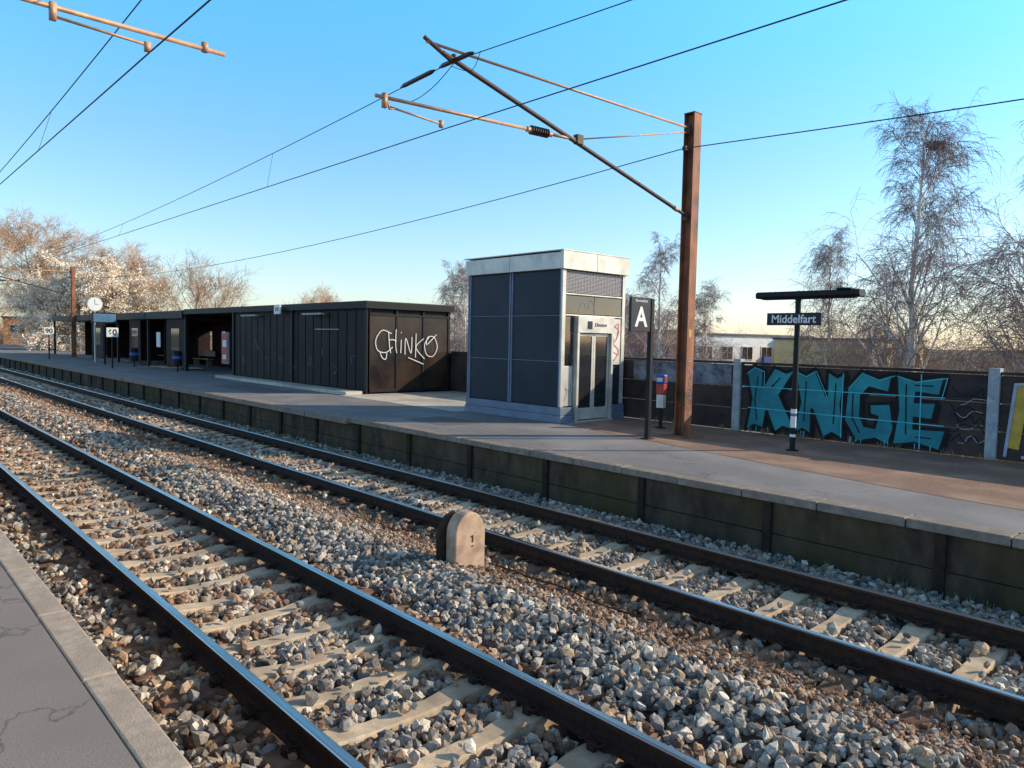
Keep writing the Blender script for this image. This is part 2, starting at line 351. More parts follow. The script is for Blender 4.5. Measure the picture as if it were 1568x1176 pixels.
# ---------------------------------------------------------------- tracks
def track(c,nm):
    e=empty(nm)
    for s in (-1,1):
        y=c+s*HG
        prof=[(y-.075,ZR-.172),(y+.075,ZR-.172),(y+.075,ZR-.160),(y+.010,ZR-.140),(y+.009,ZR-.055),(y+.036,ZR-.040),(y+.036,ZR-.010),(y+.029,ZR-.002),(y+.022,ZR),(y-.022,ZR),(y-.029,ZR-.002),(y-.036,ZR-.010),(y-.036,ZR-.040),(y-.009,ZR-.055),(y-.010,ZR-.140),(y-.075,ZR-.160)]
        ms=[0]*16; ms[8]=1; ms[7]=1; ms[9]=1; ms[10]=1
        MB().extrude_x(prof,-200,12,0,mats=ms).obj('rail',['rust','steel'],e)
    sm=sleeper_mat('sleeper_concrete',c); b=MB(); cl=MB()
    X=3.0
    while X>-110:
        near=X>-45
        yy=[-1.25,-1.0,-.55,-.25,.25,.55,1.0,1.25]; zt=[-.04,-.006,0,-.035,-.035,0,-.006,-.04]; hw=[.10,.105,.105,.085,.085,.105,.105,.10]
        if not near: yy=[-1.25,1.25]; zt=[0,0]; hw=[.1,.1]
        jx=random.uniform(-.015,.015); tw=random.uniform(-.008,.008); kk=len(b.v)
        for (y_,z_,h_) in zip(yy,zt,hw):
            for (dx,dz) in ((-h_-.04,-.20),(-h_-.004,-.012),(-h_+.012,0),(h_-.012,0),(h_+.004,-.012),(h_+.04,-.20)):
                b.v.append((X+jx+dx+tw*y_+random.uniform(-.003,.003),c+y_,ZS+z_+dz+random.uniform(-.002,.001)))
        n=len(yy)
        for i in range(n-1):
            for j in range(5):
                b.f.append((kk+i*6+j,kk+i*6+j+1,kk+(i+1)*6+j+1,kk+(i+1)*6+j)); b.m.append(0)
        b.f.append(tuple(kk+j for j in range(6))[::-1]); b.m.append(0)
        b.f.append(tuple(kk+(n-1)*6+j for j in range(6))); b.m.append(0)
        if X>-30:
            for s in (-1,1):
                y=c+s*HG
                cl.box(X-.08,X+.08,y-.09,y+.09,ZS+.001,ZS+.011)
                for q in (-1,1):
                    yb=y+q*.115
                    cl.box(X-.03,X+.03,yb-.022,yb+.022,ZS-.01,ZS+.05)
                    P=[(X-.06,yb+q*.0,ZS+.035),(X+.0,yb+q*.01,ZS+.045),(X+.065,yb+q*.012,ZS+.05),(X+.085,yb-q*.02,ZS+.06),(X+.06,yb-q*.055,ZS+.055),(X+.01,yb-q*.05,ZS+.04),(X-.03,yb-q*.055,ZS+.05),(X-.055,yb-q*.03,ZS+.07),(X-.02,yb-q*.005,ZS+.075)]
                    cl.tube(P,.0085,5)
        X-=.6
    b.obj('sleepers',[sm],e); cl.obj('rail_clips',['rust'],e)
track(C1,'railway_track'); track(C2,'railway_track')

# ---------------------------------------------------------------- near platform
e=empty('near_platform')
MB().box(-160,10,-6,.92,-.9,0).obj('asphalt_deck',['asphalt'],e)
b=MB(); x=10.0
while x>-60:
    L=1.2; dy=random.uniform(-.006,.006); b.box(x-L+.007,x-.007,.928,1.10+dy,-.14,.006-random.uniform(0,.007)); x-=L
b.box(-160,-60.3,.928,1.10,-.14,.004)
b.obj('edge_coping',['concrete'],e,bevel=.012)
MB().box(-160,10,.93,1.04,-1.1,-.145).obj('platform_wall',['wallconc'],e)

# ---------------------------------------------------------------- far platform
e=empty('far_platform')
YE=8.65
MB().box(-200,10,YE+.30,14.42,-1,0).box(-200,-8.7,14.42,16.4,-1,-.003).obj('asphalt_deck',['asphalt_blue'],e)
b=MB(); x=10
while x>-200:
    L=1.0 if x>-15 else 2.0
    if x<-60: L=20
    dz=random.uniform(-.006,.006); dy=random.uniform(-.008,.008)
    if x>-14.6: b.box(x-L+.006,x-.006,YE+dy,YE+.295,-.10,.004+dz)
    else: b.box(x-L+.008,x-.008,YE-.10+dy,YE+.295,-.13,.008+dz)
    x-=L
b.obj('edge_coping',['coping_far'],e,bevel=.012)
b=MB(); x=9.35
pos=[]
while x>-200:
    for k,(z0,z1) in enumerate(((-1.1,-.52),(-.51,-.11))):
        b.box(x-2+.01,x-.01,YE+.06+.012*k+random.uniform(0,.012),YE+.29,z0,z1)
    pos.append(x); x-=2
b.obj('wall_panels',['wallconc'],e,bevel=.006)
b=MB()
for x in pos: b.box(x-.055,x+.055,YE+.025,YE+.055+.02,-1.1,-.105)
b.obj('wall_posts',['wallpost'],e)
b=MB(); P=[(-11.3,14.43),(-11.3,12.0),(-10.2,11.75),(-8.7,11.45),(-6.5,10.95),(-4.8,10.6),(-3.5,10.35),(-1,10.1),(6,9.9),(6,14.43)]
b.v=[(x,y,.004) for x,y in P]; b.f=[tuple(range(len(P)))]; b.m=[0]; b.obj('grit_strip',['grit'],e)
b=MB()
for i in range(6):
    for j in range(3):
        x0=-20.9+i*1.0; y0=11.7+j*1.5; 
        if x0+1>-15.1 and y0>11.8: continue
        b.box(x0+.01,x0+.99,y0+.01,y0+1.49,.001,.006+random.uniform(0,.004))
for i in range(9):
    b.box(-32+i*1.23,-32+(i+1)*1.23-.01,11.95,12.55,.0,.11)
b.obj('concrete_apron',['apron'],e,bevel=.004)
b=MB(); b.box(-14.2,-12.6,9.6,10.7,.0005,.004); b.box(-27,-22.5,9.9,11.2,.0005,.004); b.obj('asphalt_patches',['patch'],e)

# ---------------------------------------------------------------- lift tower
e=empty('lift_tower')
x0,x1,y0,y1=-15.0,-11.62,12.1,14.3
b=MB(); b.box(x0+.05,x1-.12,y0+.05,y1-.05,.02,3.5,0)
zz=[.37,1.40,2.45,3.48]
for i,(a,c) in enumerate(((x0+.13,-13.42),(-13.28,x1-.10))):
    for k in range(3): b.box(a,c,y0+.022,y0+.05,zz[k]+.015,zz[k+1]-.015,0)
    for k in range(3): b.box(a,c,y1-.05,y1-.022,zz[k]+.015,zz[k+1]-.015,0)
for k in range(3): b.box(x0+.022,x0+.05,y0+.13,y1-.13,zz[k]+.015,zz[k+1]-.015,0)
b.obj('wall_panels',['slate'],e,bevel=.004)
b=MB()
for a,c in ((x0,x0+.05),(x0+.065,x0+.115),(-13.41,-13.365),(-13.335,-13.29),(x1-.09,x1-.05)):
    b.box(a,c,y0,y0+.06,.36,3.49,0); b.box(a,c,y1-.06,y1,.36,3.49,0)
for z in zz[1:3]:
    b.box(x0+.12,-13.42,y0+.012,y0+.03,z-.01,z+.01,0); b.box(-13.28,x1-.1,y0+.012,y0+.03,z-.01,z+.01,0)
b.box(x0-.03,x1-.16,y0-.035,y1+.035,0,.17,0); b.box(x0-.015,x1-.14,y0-.02,y1+.02,.175,.35,0)
for a,c in ((y0-.04,12.50),(13.84,y1+.04)):
    b.box(x1-.155,x1+.05,a,c,0,.17,0); b.box(x1-.135,x1+.03,a+.015,c-.003,.175,.35,0)
b.obj('frame_and_plinth',['silverblue'],e,bevel=.006)
b=MB()
b.box(x0-.05,-13.36,y0-.06,y1+.06,3.50,3.87,0); b.box(-13.35,x1-.03,y0-.06,y1+.06,3.50,3.87,0)
b.box(x1-.025,x1+.07,y0-.065,13.17,3.495,3.90,0); b.box(x1-.025,x1+.07,13.18,y1+.065,3.495,3.90,0)
b.box(x1-.04,x1+.01,y0-.01,y0+.10,.36,3.485,0); b.box(x1-.04,x1+.01,y1-.10,y1+.01,.36,3.485,0)
b.box(x1-.1,x1+.11,12.53,13.80,2.07,2.45,0)
b.box(x1-.1,x1+.10,12.53,12.60,.03,2.065,0); b.box(x1-.1,x1+.10,13.73,13.80,.03,2.065,0)
b.box(x1-.1,x1+.14,12.5,13.82,.0,.028,0)
b.box(x1-.1,x1-.015,12.21,12.50,.38,1.30,0)
for a,c in ((12.61,13.16),(13.17,13.72)):
    b.box(x1+.0,x1+.03,a,a+.06,.05,2.05,0); b.box(x1,x1+.03,c-.06,c,.05,2.05,0)
    b.box(x1,x1+.03,a+.062,c-.062,.05,.32,0); b.box(x1,x1+.03,a+.062,c-.062,1.99,2.05,0)
b.box(x1-.1,x1-.01,13.83,14.19,1.32,2.42,0)
for z in (2.45,2.93): b.box(x1-.06,x1-.0,y0+.105,y1-.105,z,z+.03,0)
b.obj('steel_trim_and_doors',['silver'],e,bevel=.004)
b=MB()
for k in range(16): b.box(x1-.06,x1-.02,y0+.12,y1-.12,2.985+k*.031,2.985+k*.031+.018,0)
for k in range(20): b.box(x1-.019,x1-.015,y0+.16+k*.1,y0+.175+k*.1,2.97,3.48,0)
b.obj('louvre',['mesh'],e)
b=MB(); b.box(x1-.03,x1+.012,12.67,13.10,.325,1.985,0); b.box(x1-.03,x1+.012,13.24,13.66,.325,1.985,0)
b.box(x1-.1,x1-.02,12.21,12.50,1.34,2.43,0)
b.box(x1-.05,x1-.012,12.22,13.18,2.50,2.91,0); b.box(x1-.05,x1-.012,13.2,14.18,2.50,2.91,0)
b.obj('door_glass',['glass'],e)
b=MB(); b.box(x1-.115,x1-.06,y0+.11,12.52,.36,3.48,0); b.box(x1-.115,x1-.06,13.81,y1-.11,.36,3.48,0); b.box(x1-.115,x1-.062,12.525,13.805,2.5,3.48,0)
b.box(x1+.112,x1+.125,12.86,13.0,2.16,2.34,0)
b.box(x1-.058,x1-.015,13.85,14.18,.38,1.28,0)
b.obj('dark_infill',['slate'],e)
text('Elevator',.13,(x1+.114,13.32,2.26),R_E,'blackframe',e)
b=MB()
for pts in ([(0,.1),(.1,.5),(.05,.8),(.25,.95),(.2,.6),(.05,.5),(.28,.3),(.1,.05)],[(.3,.2),(.02,.35),(.28,.75),(.1,.9)]):
    stroke(b,pts,.02,(x1-.008,13.84,1.35),(0,1,0),(0,0,1),(1,0,0),0,.002)
b.obj('tag_on_panel',['red'],e)
b=MB(); stroke(b,[(0,0),(.15,.25),(.3,.05),(.42,.3),(.55,.1)],.018,(x1-.010,12.65,2.55),(0,1,0),(0,0,1),(1,0,0),0,.003)
stroke(b,[(0,0),(.1,.15),(.05,.3),(.2,.2),(.22,.4)],.012,(x1-.012,12.22,.5),(0,1,0),(0,0,1),(1,0,0),0,.003); b.obj('tag_scribble',['silverblue'],e)
b=MB(); b.box(x0-.08,x1+.08,y0-.09,y1+.09,3.905,3.925,0); b.obj('roof_cap',['silver'],e)

# ---------------------------------------------------------------- platform shelter
e=empty('platform_shelter')
ys0,ys1=12.75,16.15
b=MB()
b.box(-32,-21.06,ys0+.06,ys1-.05,.02,2.80,0)
x=-21.16
while x>-31.9:
    b.box(x-.56,x-.02,ys0+.03,ys0+.06,.12,2.74,0); x-=.6
b.obj('kiosk_panels',['black'],e,bevel=.004)
b=MB()
for px in (-21.06,-26.4,-32,-38,-44,-50,-56,-62,-68):
    b.box(px-.07,px+.07,ys0-.03,ys0+.11,0,2.82,0)
    b.box(px-.05,px+.05,ys1-.1,ys1,0,2.82,0)
for k in range(4): b.box(-21.055,-20.99,ys0+.02+k*1.09,ys0+.09+k*1.09,.02,2.8,0)
b.box(-21.05,-20.98,ys0+.1,ys1,2.58,2.64,0); b.box(-21.05,-20.98,ys0+.1,ys1,.05,.15,0)
b.obj('steel_posts',['blackframe'],e,bevel=.005)
b=MB(); b.box(-21.06,-21.02,ys0+.09,ys1-.02,.1,2.6,0); b.obj('end_glass_panels',['brownpanel'],e)
b=MB(); b.box(-38.05,-20.92,ys0-.10,ys1+.1,2.80,3.03,0)
for k in range(5): b.box(-38.1-6*k,-43.99-6*k,ys0-.14,ys1+.1,2.60,2.98,0)
b.obj('roof_fascia',['blackframe'],e,bevel=.01)
b=MB(); b.box(-38,-20.96,ys0-.06,ys1+.06,3.032,3.05,0); b.box(-68.1,-38.15,ys0-.06,ys1+.06,2.982,3.0,0); b.obj('roof_felt',['roofgrey'],e)
b=MB()
for i,px in enumerate((-32,-38,-44,-50,-56,-62)):
    x_b=px-6
    if i in (0,2):
        b.box(x_b+.06,px-.06,ys1-.07,ys1-.03,.0,2.8,0)
    else:
        b.box(x_b+.06,px-.06,ys1-.07,ys1-.03,.0,.9,0); b.box(x_b+.06,px-.06,ys1-.07,ys1-.03,2.0,2.8,0)
        for q in (0,2,4): b.box(px-.5-q-1.0,px-.06-q,ys1-.07,ys1-.03,.9,2.0,0)
for px in (-44,-50,-56,-62): b.box(px-.04,px+.04,13.6,ys1-.1,.1,2.58,0)
b.box(-40.9,-38.1,ys0+.0,ys0+.05,.12,2.58,0); b.box(-47.5,-45.4,ys0+.0,ys0+.05,.12,2.58,0); b.box(-55.9,-53.4,ys0+.0,ys0+.05,.12,2.58,0)
b.box(-32.04,-32.0,ys0+.1,ys1-.1,.02,2.8,0)
b.obj('back_wall',['interior'],e)
b=MB()
for a in (-39.5,-46.4,-54.6): b.box(a-.6,a+.6,ys0-.012,ys0-.002,1.0,2.1,0)
b.obj('screen_glass',['glass'],e)
b=MB()
for px in (-35,-42.5,-49,-58.5):
    b.box(px-1.2,px+1.2,15.0,15.4,.43,.47,0); b.box(px-1.2,px+1.2,15.42,15.45,.6,.9,0)
    for q in (-1,1): b.box(px+q-.03,px+q+.03,15.05,15.35,0,.43,0)
b.obj('benches',['bark'],e)
b=MB()
b.box(-33.3,-32.5,ys0-.02,ys0+.04,.55,1.95,0); b.obj('poster_frame',['silverblue'],e)
b=MB(); b.box(-33.22,-32.58,ys0-.035,ys0-.022,.62,1.88,0); b.obj('poster',['red'],e)
b=MB(); b.box(-33.12,-32.7,ys0-.045,ys0-.037,1.3,1.6,0); b.box(-33.1,-32.75,ys0-.045,ys0-.037,.75,.95,0); b.box(-42.6,-42.0,ys0+.02,ys0+.06,1.1,1.9,0); b.obj('poster_print',['tagwhite'],e)
b=MB()
for a in (-29.8,-24.3): b.box(a-.7,a+.7,ys0-.30,ys0-.16,2.62,2.68,0); b.box(a-.5,a-.46,ys0-.2,ys0+.02,2.63,2.66,0); b.box(a+.46,a+.5,ys0-.2,ys0+.02,2.63,2.66,0)
b.box(-24.6,-22.9,ys0+.015,ys0+.028,2.10,2.13,0)
b.obj('wall_lamps',['paleblue'],e)
b=MB(); b.box(-27.35,-26.85,ys0-.28,ys0-.22,2.68,3.02,0); b.obj('position_board',['white'],e); text('210',.2,(-27.1,ys0-.285,2.85),R_S,'blackframe',e)
b=MB(); O=(-20.985,13.0,1.05); U=(0,1,0); Vv=(0,0,1); N=(1,0,0)
for pts in ([(.75,.95),(.35,1.05),(.08,.75),(.15,.4),(.5,.32),(.8,.5)],[(.62,1.0),(.66,.55),(.72,.3)],[(.95,1.1),(.93,.6),(.98,.3)],[(.62,.72),(.8,.75),(.97,.7)],
            [(1.18,.75),(1.16,.3)],[(1.16,.98),(1.19,1.0)],[(1.35,.25),(1.38,.8),(1.62,.3),(1.66,.85)],[(1.85,.98),(1.83,.15)],[(2.2,.8),(1.85,.5),(2.25,.1)],[(2.45,.85),(2.25,.6),(2.35,.25),(2.65,.2),(2.85,.5),(2.7,.85),(2.4,.85),(2.35,.6),(2.8,.95)],[(1.5,.15),(1.9,.02),(2.2,-.08)],[(.25,.35),(.35,.15),(.5,.1),(.55,.3)]):
    stroke(b,[(q[0]*.9,q[1]) for q in pts],.028,O,U,Vv,N,0,.008)
b.obj('graffiti_tag',['tagwhite'],e)
b=MB()
for k in range(9):
    bx_=-31.2+k*1.15+random.uniform(-.2,.2); pts=[(random.uniform(0,.5),random.uniform(0,.5)) for _ in range(5)]
    stroke(b,pts,.010,(bx_,ys0+.03,.4+random.uniform(0,.9)),(1,0,0),(0,0,1),(0,-1,0),0,.004)
b.obj('small_tags',['silverblue'],e)

# ---------------------------------------------------------------- walls right of lift
e=empty('graffiti_wall')
YW=14.45
b=MB(); posts=[-13.4,-8.55,-3.72,1.1,5.9]
for i in range(4):
    a,c=posts[i]+.09,posts[i+1]-.09
    n=3; L=(c-a)/n
    for j in range(n):
        for k in range(3):
            b.box(a+j*L+.006,a+(j+1)*L-.006,YW+random.uniform(0,.006),YW+.10,.02+k*.475,.02+(k+1)*.475-.012,0)
    b.box(a,c,YW-.02,YW+.12,1.45,1.50,0)
b.obj('wall_planks',['darkwall'],e,bevel=.005)
b=MB(); 
for i,pp in enumerate(posts): b.box(pp-.085,pp+.085,YW-.06,YW+.14,0,1.56,0)
b.obj('wall_posts',['paleblue'],e,bevel=.01)
b=MB(); b.box(-11.4,-8.7,YW-.006,YW-.003,.98,1.43,0); b.obj('faded_wash',['washblue'],e)
O=(-8.36,YW,.0); U=(1,0,0); Vv=(0,0,1); N=(0,-1,0)
LP=[[(.02,1.30),(.20,1.44),(.42,1.36),(.42,1.02),(.66,1.42),(.92,1.32),(1.16,1.42),(.80,.84),(1.20,.10),(.90,.18),(.72,.04),(.52,.48),(.46,.10),(.26,.16),(.04,.04),(.16,.72)],
 [(1.10,1.40),(1.34,1.30),(1.54,1.42),(1.78,.90),(1.78,1.40),(1.98,1.28),(2.16,1.38),(2.08,.74),(2.16,.06),(1.92,.16),(1.74,.04),(1.50,.60),(1.50,.08),(1.32,.18),(1.12,.06),(1.24,.74)],
 [(3.02,1.40),(2.76,1.30),(2.44,1.42),(2.18,1.10),(2.14,.44),(2.40,.04),(2.74,.14),(2.98,.04),(3.08,.36),(3.00,.84),(2.60,.80),(2.62,.60),(2.76,.56),(2.72,.36),(2.54,.38),(2.46,.56),(2.46,.94),(2.60,1.10),(2.96,1.02)],
 [(3.06,1.40),(3.40,1.30),(3.90,1.40),(3.82,1.02),(3.44,1.06),(3.42,.90),(3.78,.92),(3.72,.58),(3.42,.60),(3.42,.42),(3.96,.44),(3.86,.04),(3.44,.14),(3.04,.06),(3.12,.74)]]
def fillpoly(mb,P,off,dx=0,dz=0):
    tr=mg.tessellate_polygon([[Vector((q[0],q[1],0)) for q in P]]); k=len(mb.v); Oo,Uu,V_,Nn=map(Vector,(O,U,Vv,N))
    for q in P: mb.v.append(tuple(Oo+Uu*(q[0]+dx)+V_*max(q[1]+dz,.01)+Nn*off))
    for t in tr: mb.f.append((k+t[0],k+t[1],k+t[2])); mb.m.append(0)
b=MB()
for i,L in enumerate(LP): fillpoly(b,L,.008+i*.0006,.07,-.05)
b.obj('letter_shadow',['gblack'],e)
b=MB()
for i,L in enumerate(LP): fillpoly(b,L,.013+i*.0006)
b.obj('letter_fill',['teal'],e)
b=MB()
for L in LP: chunk(b,L+[L[0]],.06,O,U,Vv,N,0,.018)
for s_ in ([(.30,1.2),(.24,.7),(.30,.3)],[(.6,.98),(.8,1.2)],[(1.36,1.15),(1.34,.35)],[(1.96,1.15),(1.94,.35)],[(2.3,1.0),(2.3,.5),(2.45,.24)],[(3.25,1.2),(3.28,.3)],[(3.4,1.2),(3.7,1.2)],[(3.45,.26),(3.7,.26)]): chunk(b,s_,.022,O,U,Vv,N,0,.018)
b.obj('letter_outline',['gblack'],e)
b=MB()
for L in ([(-.05,.98),(3.9,1.0)],[(.1,.53),(3.9,.50)],[(2.1,1.35),(2.1,.1)],[(3.5,1.4),(3.52,.05)]): chunk(b,L,.018,O,U,Vv,N,0,.024)
for L in LP: chunk(b,[(q[0]+.03,q[1]-.05) for q in L[:4]],.014,O,U,Vv,N,0,.03)
for k_ in range(14): 
    sx_=random.uniform(.1,3.8); chunk(b,[(sx_,.14),(sx_,random.uniform(.02,.06))],.012,O,U,Vv,N,0,.024)
b.obj('letter_highlights',['cyan'],e)
def scrib(b,ox,oz,w_,h_,wd,O2,n=7,U=(1,0,0),N=(0,-1,0)):
    pts=[(ox+w_*i/(n-1)+random.uniform(-.08,.08)*w_,oz+random.choice([0,h_])+random.uniform(-.2,.2)*h_) for i in range(n)]
    stroke(b,pts,wd,O2,U,(0,0,1),N,0,.008)
b=MB()
for k in range(6): scrib(b,4.02,.25+k*.17,.5,.12,.016,O)
b.obj('side_tags',['gblack'],e)
b=MB()
for k in range(9): scrib(b,-.07,.1+k*.155,.14,.1,.02,(-3.72,YW-.062,0),5)
for k in range(3): scrib(b,-2.9+k*.6,1.1,.45,.16,.012,O,8)
for k in range(4): scrib(b,4.05+random.uniform(0,.1),.25+k*.22,.40,.10,.010,O,6)
for k in range(2): scrib(b,4.95+k*.5,.5+k*.2,.5,.5,.03,O,6)
b.obj('white_tags',['lilac'],e)
b=MB(); 
for L in ([(4.95,.3),(5.05,1.2),(5.35,.8)],[(5.5,.2),(5.5,1.2)],[(5.8,.25),(6.3,.3),(6.2,1.1)]): chunk(b,L,.2,O,U,Vv,N,0,.006)
b.obj('yellow_fill',['yellow'],e)
b=MB()
for L in ([(4.85,.1),(4.95,1.3),(5.5,1.35),(5.65,.1),(5.1,.1)],): chunk(b,L,.05,O,U,Vv,N,0,.016)
b.obj('lilac_outline',['lilac'],e)
e=empty('rear_parapet_wall')
b=MB(); x=-15.2
while x>-21: b.box(x-1.4,x-.02,16.25,16.38,0,1.35,0); x-=1.42
b.box(-21,-15.1,16.2,16.42,1.35,1.42,0); b.obj('panels',['darkwall'],e)

# ---------------------------------------------------------------- masts and cantilevers
def hbeam(b,x,y,z0,z1,w_=.24,t=.018,mi=0):
    b.box(x-w_/2,x-w_/2+t,y-w_/2,y+w_/2,z0,z1,mi); b.box(x+w_/2-t,x+w_/2,y-w_/2,y+w_/2,z0,z1,mi)
    b.box(x-w_/2+t,x+w_/2-t,y-t/2,y+t/2,z0,z1,mi)
def insulator(b,a,c,r0,r1,n,mi):
    a=Vector(a);c=Vector(c);pts=[];rr=[]
    for i in range(n):
        for f,rv in ((.0,r0),(.35,r1),(.6,r1*.95),(.95,r0)): pts.append(a+(c-a)*((i+f)/n)); rr.append(rv)
    b.tube(pts,rr,10,mi)
def mast_far(X):
    e=empty('catenary_mast')
    b=MB(); hbeam(b,X,12.55,0,6.37); b.box(X-.16,X+.16,12.39,12.71,0,.03); b.box(X-.13,X+.13,12.42,12.68,6.37,6.385)
    b.box(X-.3,X+.3,12.25,12.85,-.1,.024)
    for q in (-.13,.13):
        for s_ in (-.13,.13): b.tube([(X+q,12.55+s_,.03),(X+q,12.55+s_,.07)],.014,6,0)
    b.obj('h_beam',['mast'],e)
    b=MB()
    yp=12.42
    b.tube([(X,6.14,5.98),(X,yp,6.08)],.022,8,0)
    b.tube([(X,9.25,5.24),(X,8.55,5.20)],.026,8,0); b.tube([(X,8.15,5.185),(X,5.33,5.06)],.026,8,0)
    b.tube([(X,9.3,5.26),(X,yp,6.0)],.012,6,0)
    b.tube([(X,5.5,5.06),(X,5.55,4.93),(X,5.62,4.95)],.015,6,0); b.tube([(X,5.55,4.96),(X,6.42,4.91)],.016,6,0)
    b.box(X-.03,X+.03,5.44,5.5,4.93,5.12,0); b.box(X-.02,X+.02,6.38,6.44,4.86,4.96,0)
    b.obj('tie_and_registration_tube',['tubebeige'],e,smooth=True)
    b=MB()
    b.tube([(X,yp,4.38),(X,12.0,4.49)],.03,8,0); b.tube([(X,12.0,4.49),(X,6.42,5.90)],.036,10,0)
    b.tube([(X,6.1,6.03),(X,6.6,5.82)],.03,8,0)
    b.tube([(X,6.62,5.84),(X,6.62,5.93)],.035,8,0)
    b.box(X-.05,X+.05,yp-.05,yp+.02,4.28,4.46,0); b.box(X-.05,X+.05,yp-.06,yp+.02,5.95,6.14,0)
    b.box(X-.05,X+.05,9.2,9.34,5.17,5.32,0)
    b.box(X-.04,X+.04,yp-.14,yp+.0,5.63,5.71,0)
    b.obj('brace_tube',['tubebrown'],e,smooth=False)
    b=MB(); insulator(b,(X,8.15,5.185),(X,8.55,5.20),.03,.075,8,0)
    b.obj('insulator',['insul'],e)
    b=MB(); b.tube([(X,8.08,5.18),(X,8.18,5.186)],.045,10,0); b.tube([(X,8.53,5.2),(X,8.62,5.203)],.045,10,0); b.tube([(X,12.02,4.485),(X,12.12,4.46)],.045,10,0); b.obj('clamps',['tubebeige'],e)
    if X>-20:
        b=MB(); b.tube([(X+.01,12.43,.0),(X+.06,12.40,.3),(X+.05,12.41,3.2)],.012,5,0); b.obj('earth_cable',['wire'],e)
        b=MB(); b.box(X+.121,X+.124,12.48,12.56,2.0,2.15,0); b.obj('yellow_sticker',['yellow'],e)
        b=MB()
        for k in range(12): scrib(b,-.07,.25+k*.12,.14,.07,.008,(X+.12,12.55,0),4,(0,1,0),(1,0,0))
        b.obj('tags',['lilac'],e)
def mast_near(X):
    e=empty('catenary_mast')
    b=MB(); hbeam(b,X,-2.6,0,7.4); b.box(X-.3,X+.3,-2.9,-2.3,-.1,.02); b.obj('h_beam',['mast'],e)
    yp=-2.45
    b=MB(); b.tube([(X,yp,5.08),(X,3.34,5.05)],.026,8,0)
    b.tube([(X,yp,6.2),(X,3.0,5.95)],.022,8,0)
    b.box(X-.03,X+.03,1.62,1.68,4.93,5.1,0); b.tube([(X,1.65,4.97),(X,2.55,4.93)],.016,6,0); b.box(X-.02,X+.02,2.49,2.55,4.86,4.96,0)
    b.tube([(X,3.12,5.02),(X,3.12,5.12)],.04,8,0)
    b.obj('registration_tube',['tubebeige'],e,smooth=True)
    b=MB(); b.tube([(X,yp,4.5),(X,2.75,5.9)],.036,10,0); b.obj('brace_tube',['tubebrown'],e)
    b=MB(); insulator(b,(X,-1.2,5.07),(X,-.8,5.068),.03,.075,8,0); b.obj('insulator',['insul'],e)
XM=[43.2,-8.62,-60.4,-112.2]
for X in XM[1:]: mast_far(X); mast_near(X)
e=empty('overhead_wires'); b=MB()
def wire(y,z0,sag,rad,zz=None):
    for a,c in zip(XM[:-1],XM[1:]):
        pts=[]
        for i in range(21):
            t=i/20; pts.append((a+(c-a)*t,y,z0-4*sag*t*(1-t)))
        b.tube(pts,rad,6,0,cap=False)
wire(2.55,4.87,.03,.0085); wire(6.5,4.87,.03,.0085)
wire(2.75,5.84,.72,.0075); wire(6.62,5.84,.72,.0075); wire(12.28,5.66,.78,.010)
for yc,ym in ((2.55,2.75),(6.5,6.62)):
    for a,c in zip(XM[:-1],XM[1:]):
        for t in (.115,.32,.44,.56,.68,.885):
            x=a+(c-a)*t; s=4*t*(1-t)
            b.tube([(x,yc,4.87-.03*s),(x,ym,5.84-.72*s)],.0035,5,0)
X=-8.62
b.tube([tuple(q) for q in catmull([(X-1.9,6.62,5.74),(X-1.1,6.6,5.5),(X-.4,6.55,5.55),(X+.1,6.6,5.83)],6)],.006,5,0)
b.tube([tuple(q) for q in catmull([(X+.6,6.62,5.82),(X+.3,6.7,5.65),(X-.1,6.65,5.8)],5)],.005,5,0)
b.obj('wires',['wire'],e)
b=MB()
b.tube([(X-1.35,6.62,5.78),(X-1.25,6.62,5.79),(X-.55,6.62,5.82),(X-.45,6.62,5.825)],[.012,.034,.034,.012],8,0)
b.tube([(X-.35,6.62,5.83),(X-.25,6.62,5.84),(X+.35,6.62,5.845),(X+.45,6.62,5.84)],[.012,.034,.034,.012],8,0)
b.obj('section_insulator',['insul'],e,smooth=True)

# ---------------------------------------------------------------- signs
e=empty('platform_section_sign'); X=-8.78
b=MB(); b.box(X-.045,X+.045,11.57,11.66,0,2.72,0); b.box(X-.1,X+.1,11.5,11.72,0,.02,0); b.obj('post',['blackframe'],e,bevel=.006)
b=MB(); b.box(X-.03,X+.03,10.97,11.565,2.08,2.73,0); b.obj('panel',['navy'],e,bevel=.004)
text('A',.52,(X+.033,11.27,2.34),R_E,'white',e,bold=.012); text('Perronafsnit',.075,(X+.033,11.27,2.66),R_E,'white',e)
e=empty('station_name_sign'); X=-6.29; Y=12.54
b=MB(); b.tube([(X,Y,0),(X,Y,2.72)],.048,14,0); b.tube([(X,Y,0),(X,Y,.02)],.11,14,0); b.obj('post',['blackframe'],e)
b=MB(); b.extrude_x([(Y-.13,2.74),(Y-.10,2.71),(Y+.10,2.71),(Y+.13,2.74),(Y+.13,2.80),(Y+.08,2.83),(Y-.08,2.83),(Y-.13,2.80)],-7.05,-5.19,0)
b.box(-6.95,-5.3,Y-.08,Y+.08,2.69,2.708,0); b.box(-5.6,-5.35,Y-.1,Y+.1,2.835,2.86,0)
b.obj('lamp_beam',['blackframe'],e,bevel=.006)
b=MB(); b.box(-6.83,-5.83,Y-.085,Y-.055,2.23,2.45,0); b.obj('name_panel',['navy'],e,bevel=.004)
text('Middelfart',.20,(-6.33,Y-.088,2.335),R_S,'white',e,bold=.003)
b=MB(); b.tube([(X,Y,.42),(X,Y,.75)],.050,14,0); b.tube([(X,Y,.25),(X,Y,.30)],.050,14,0); b.obj('sticker_white',['white'],e)
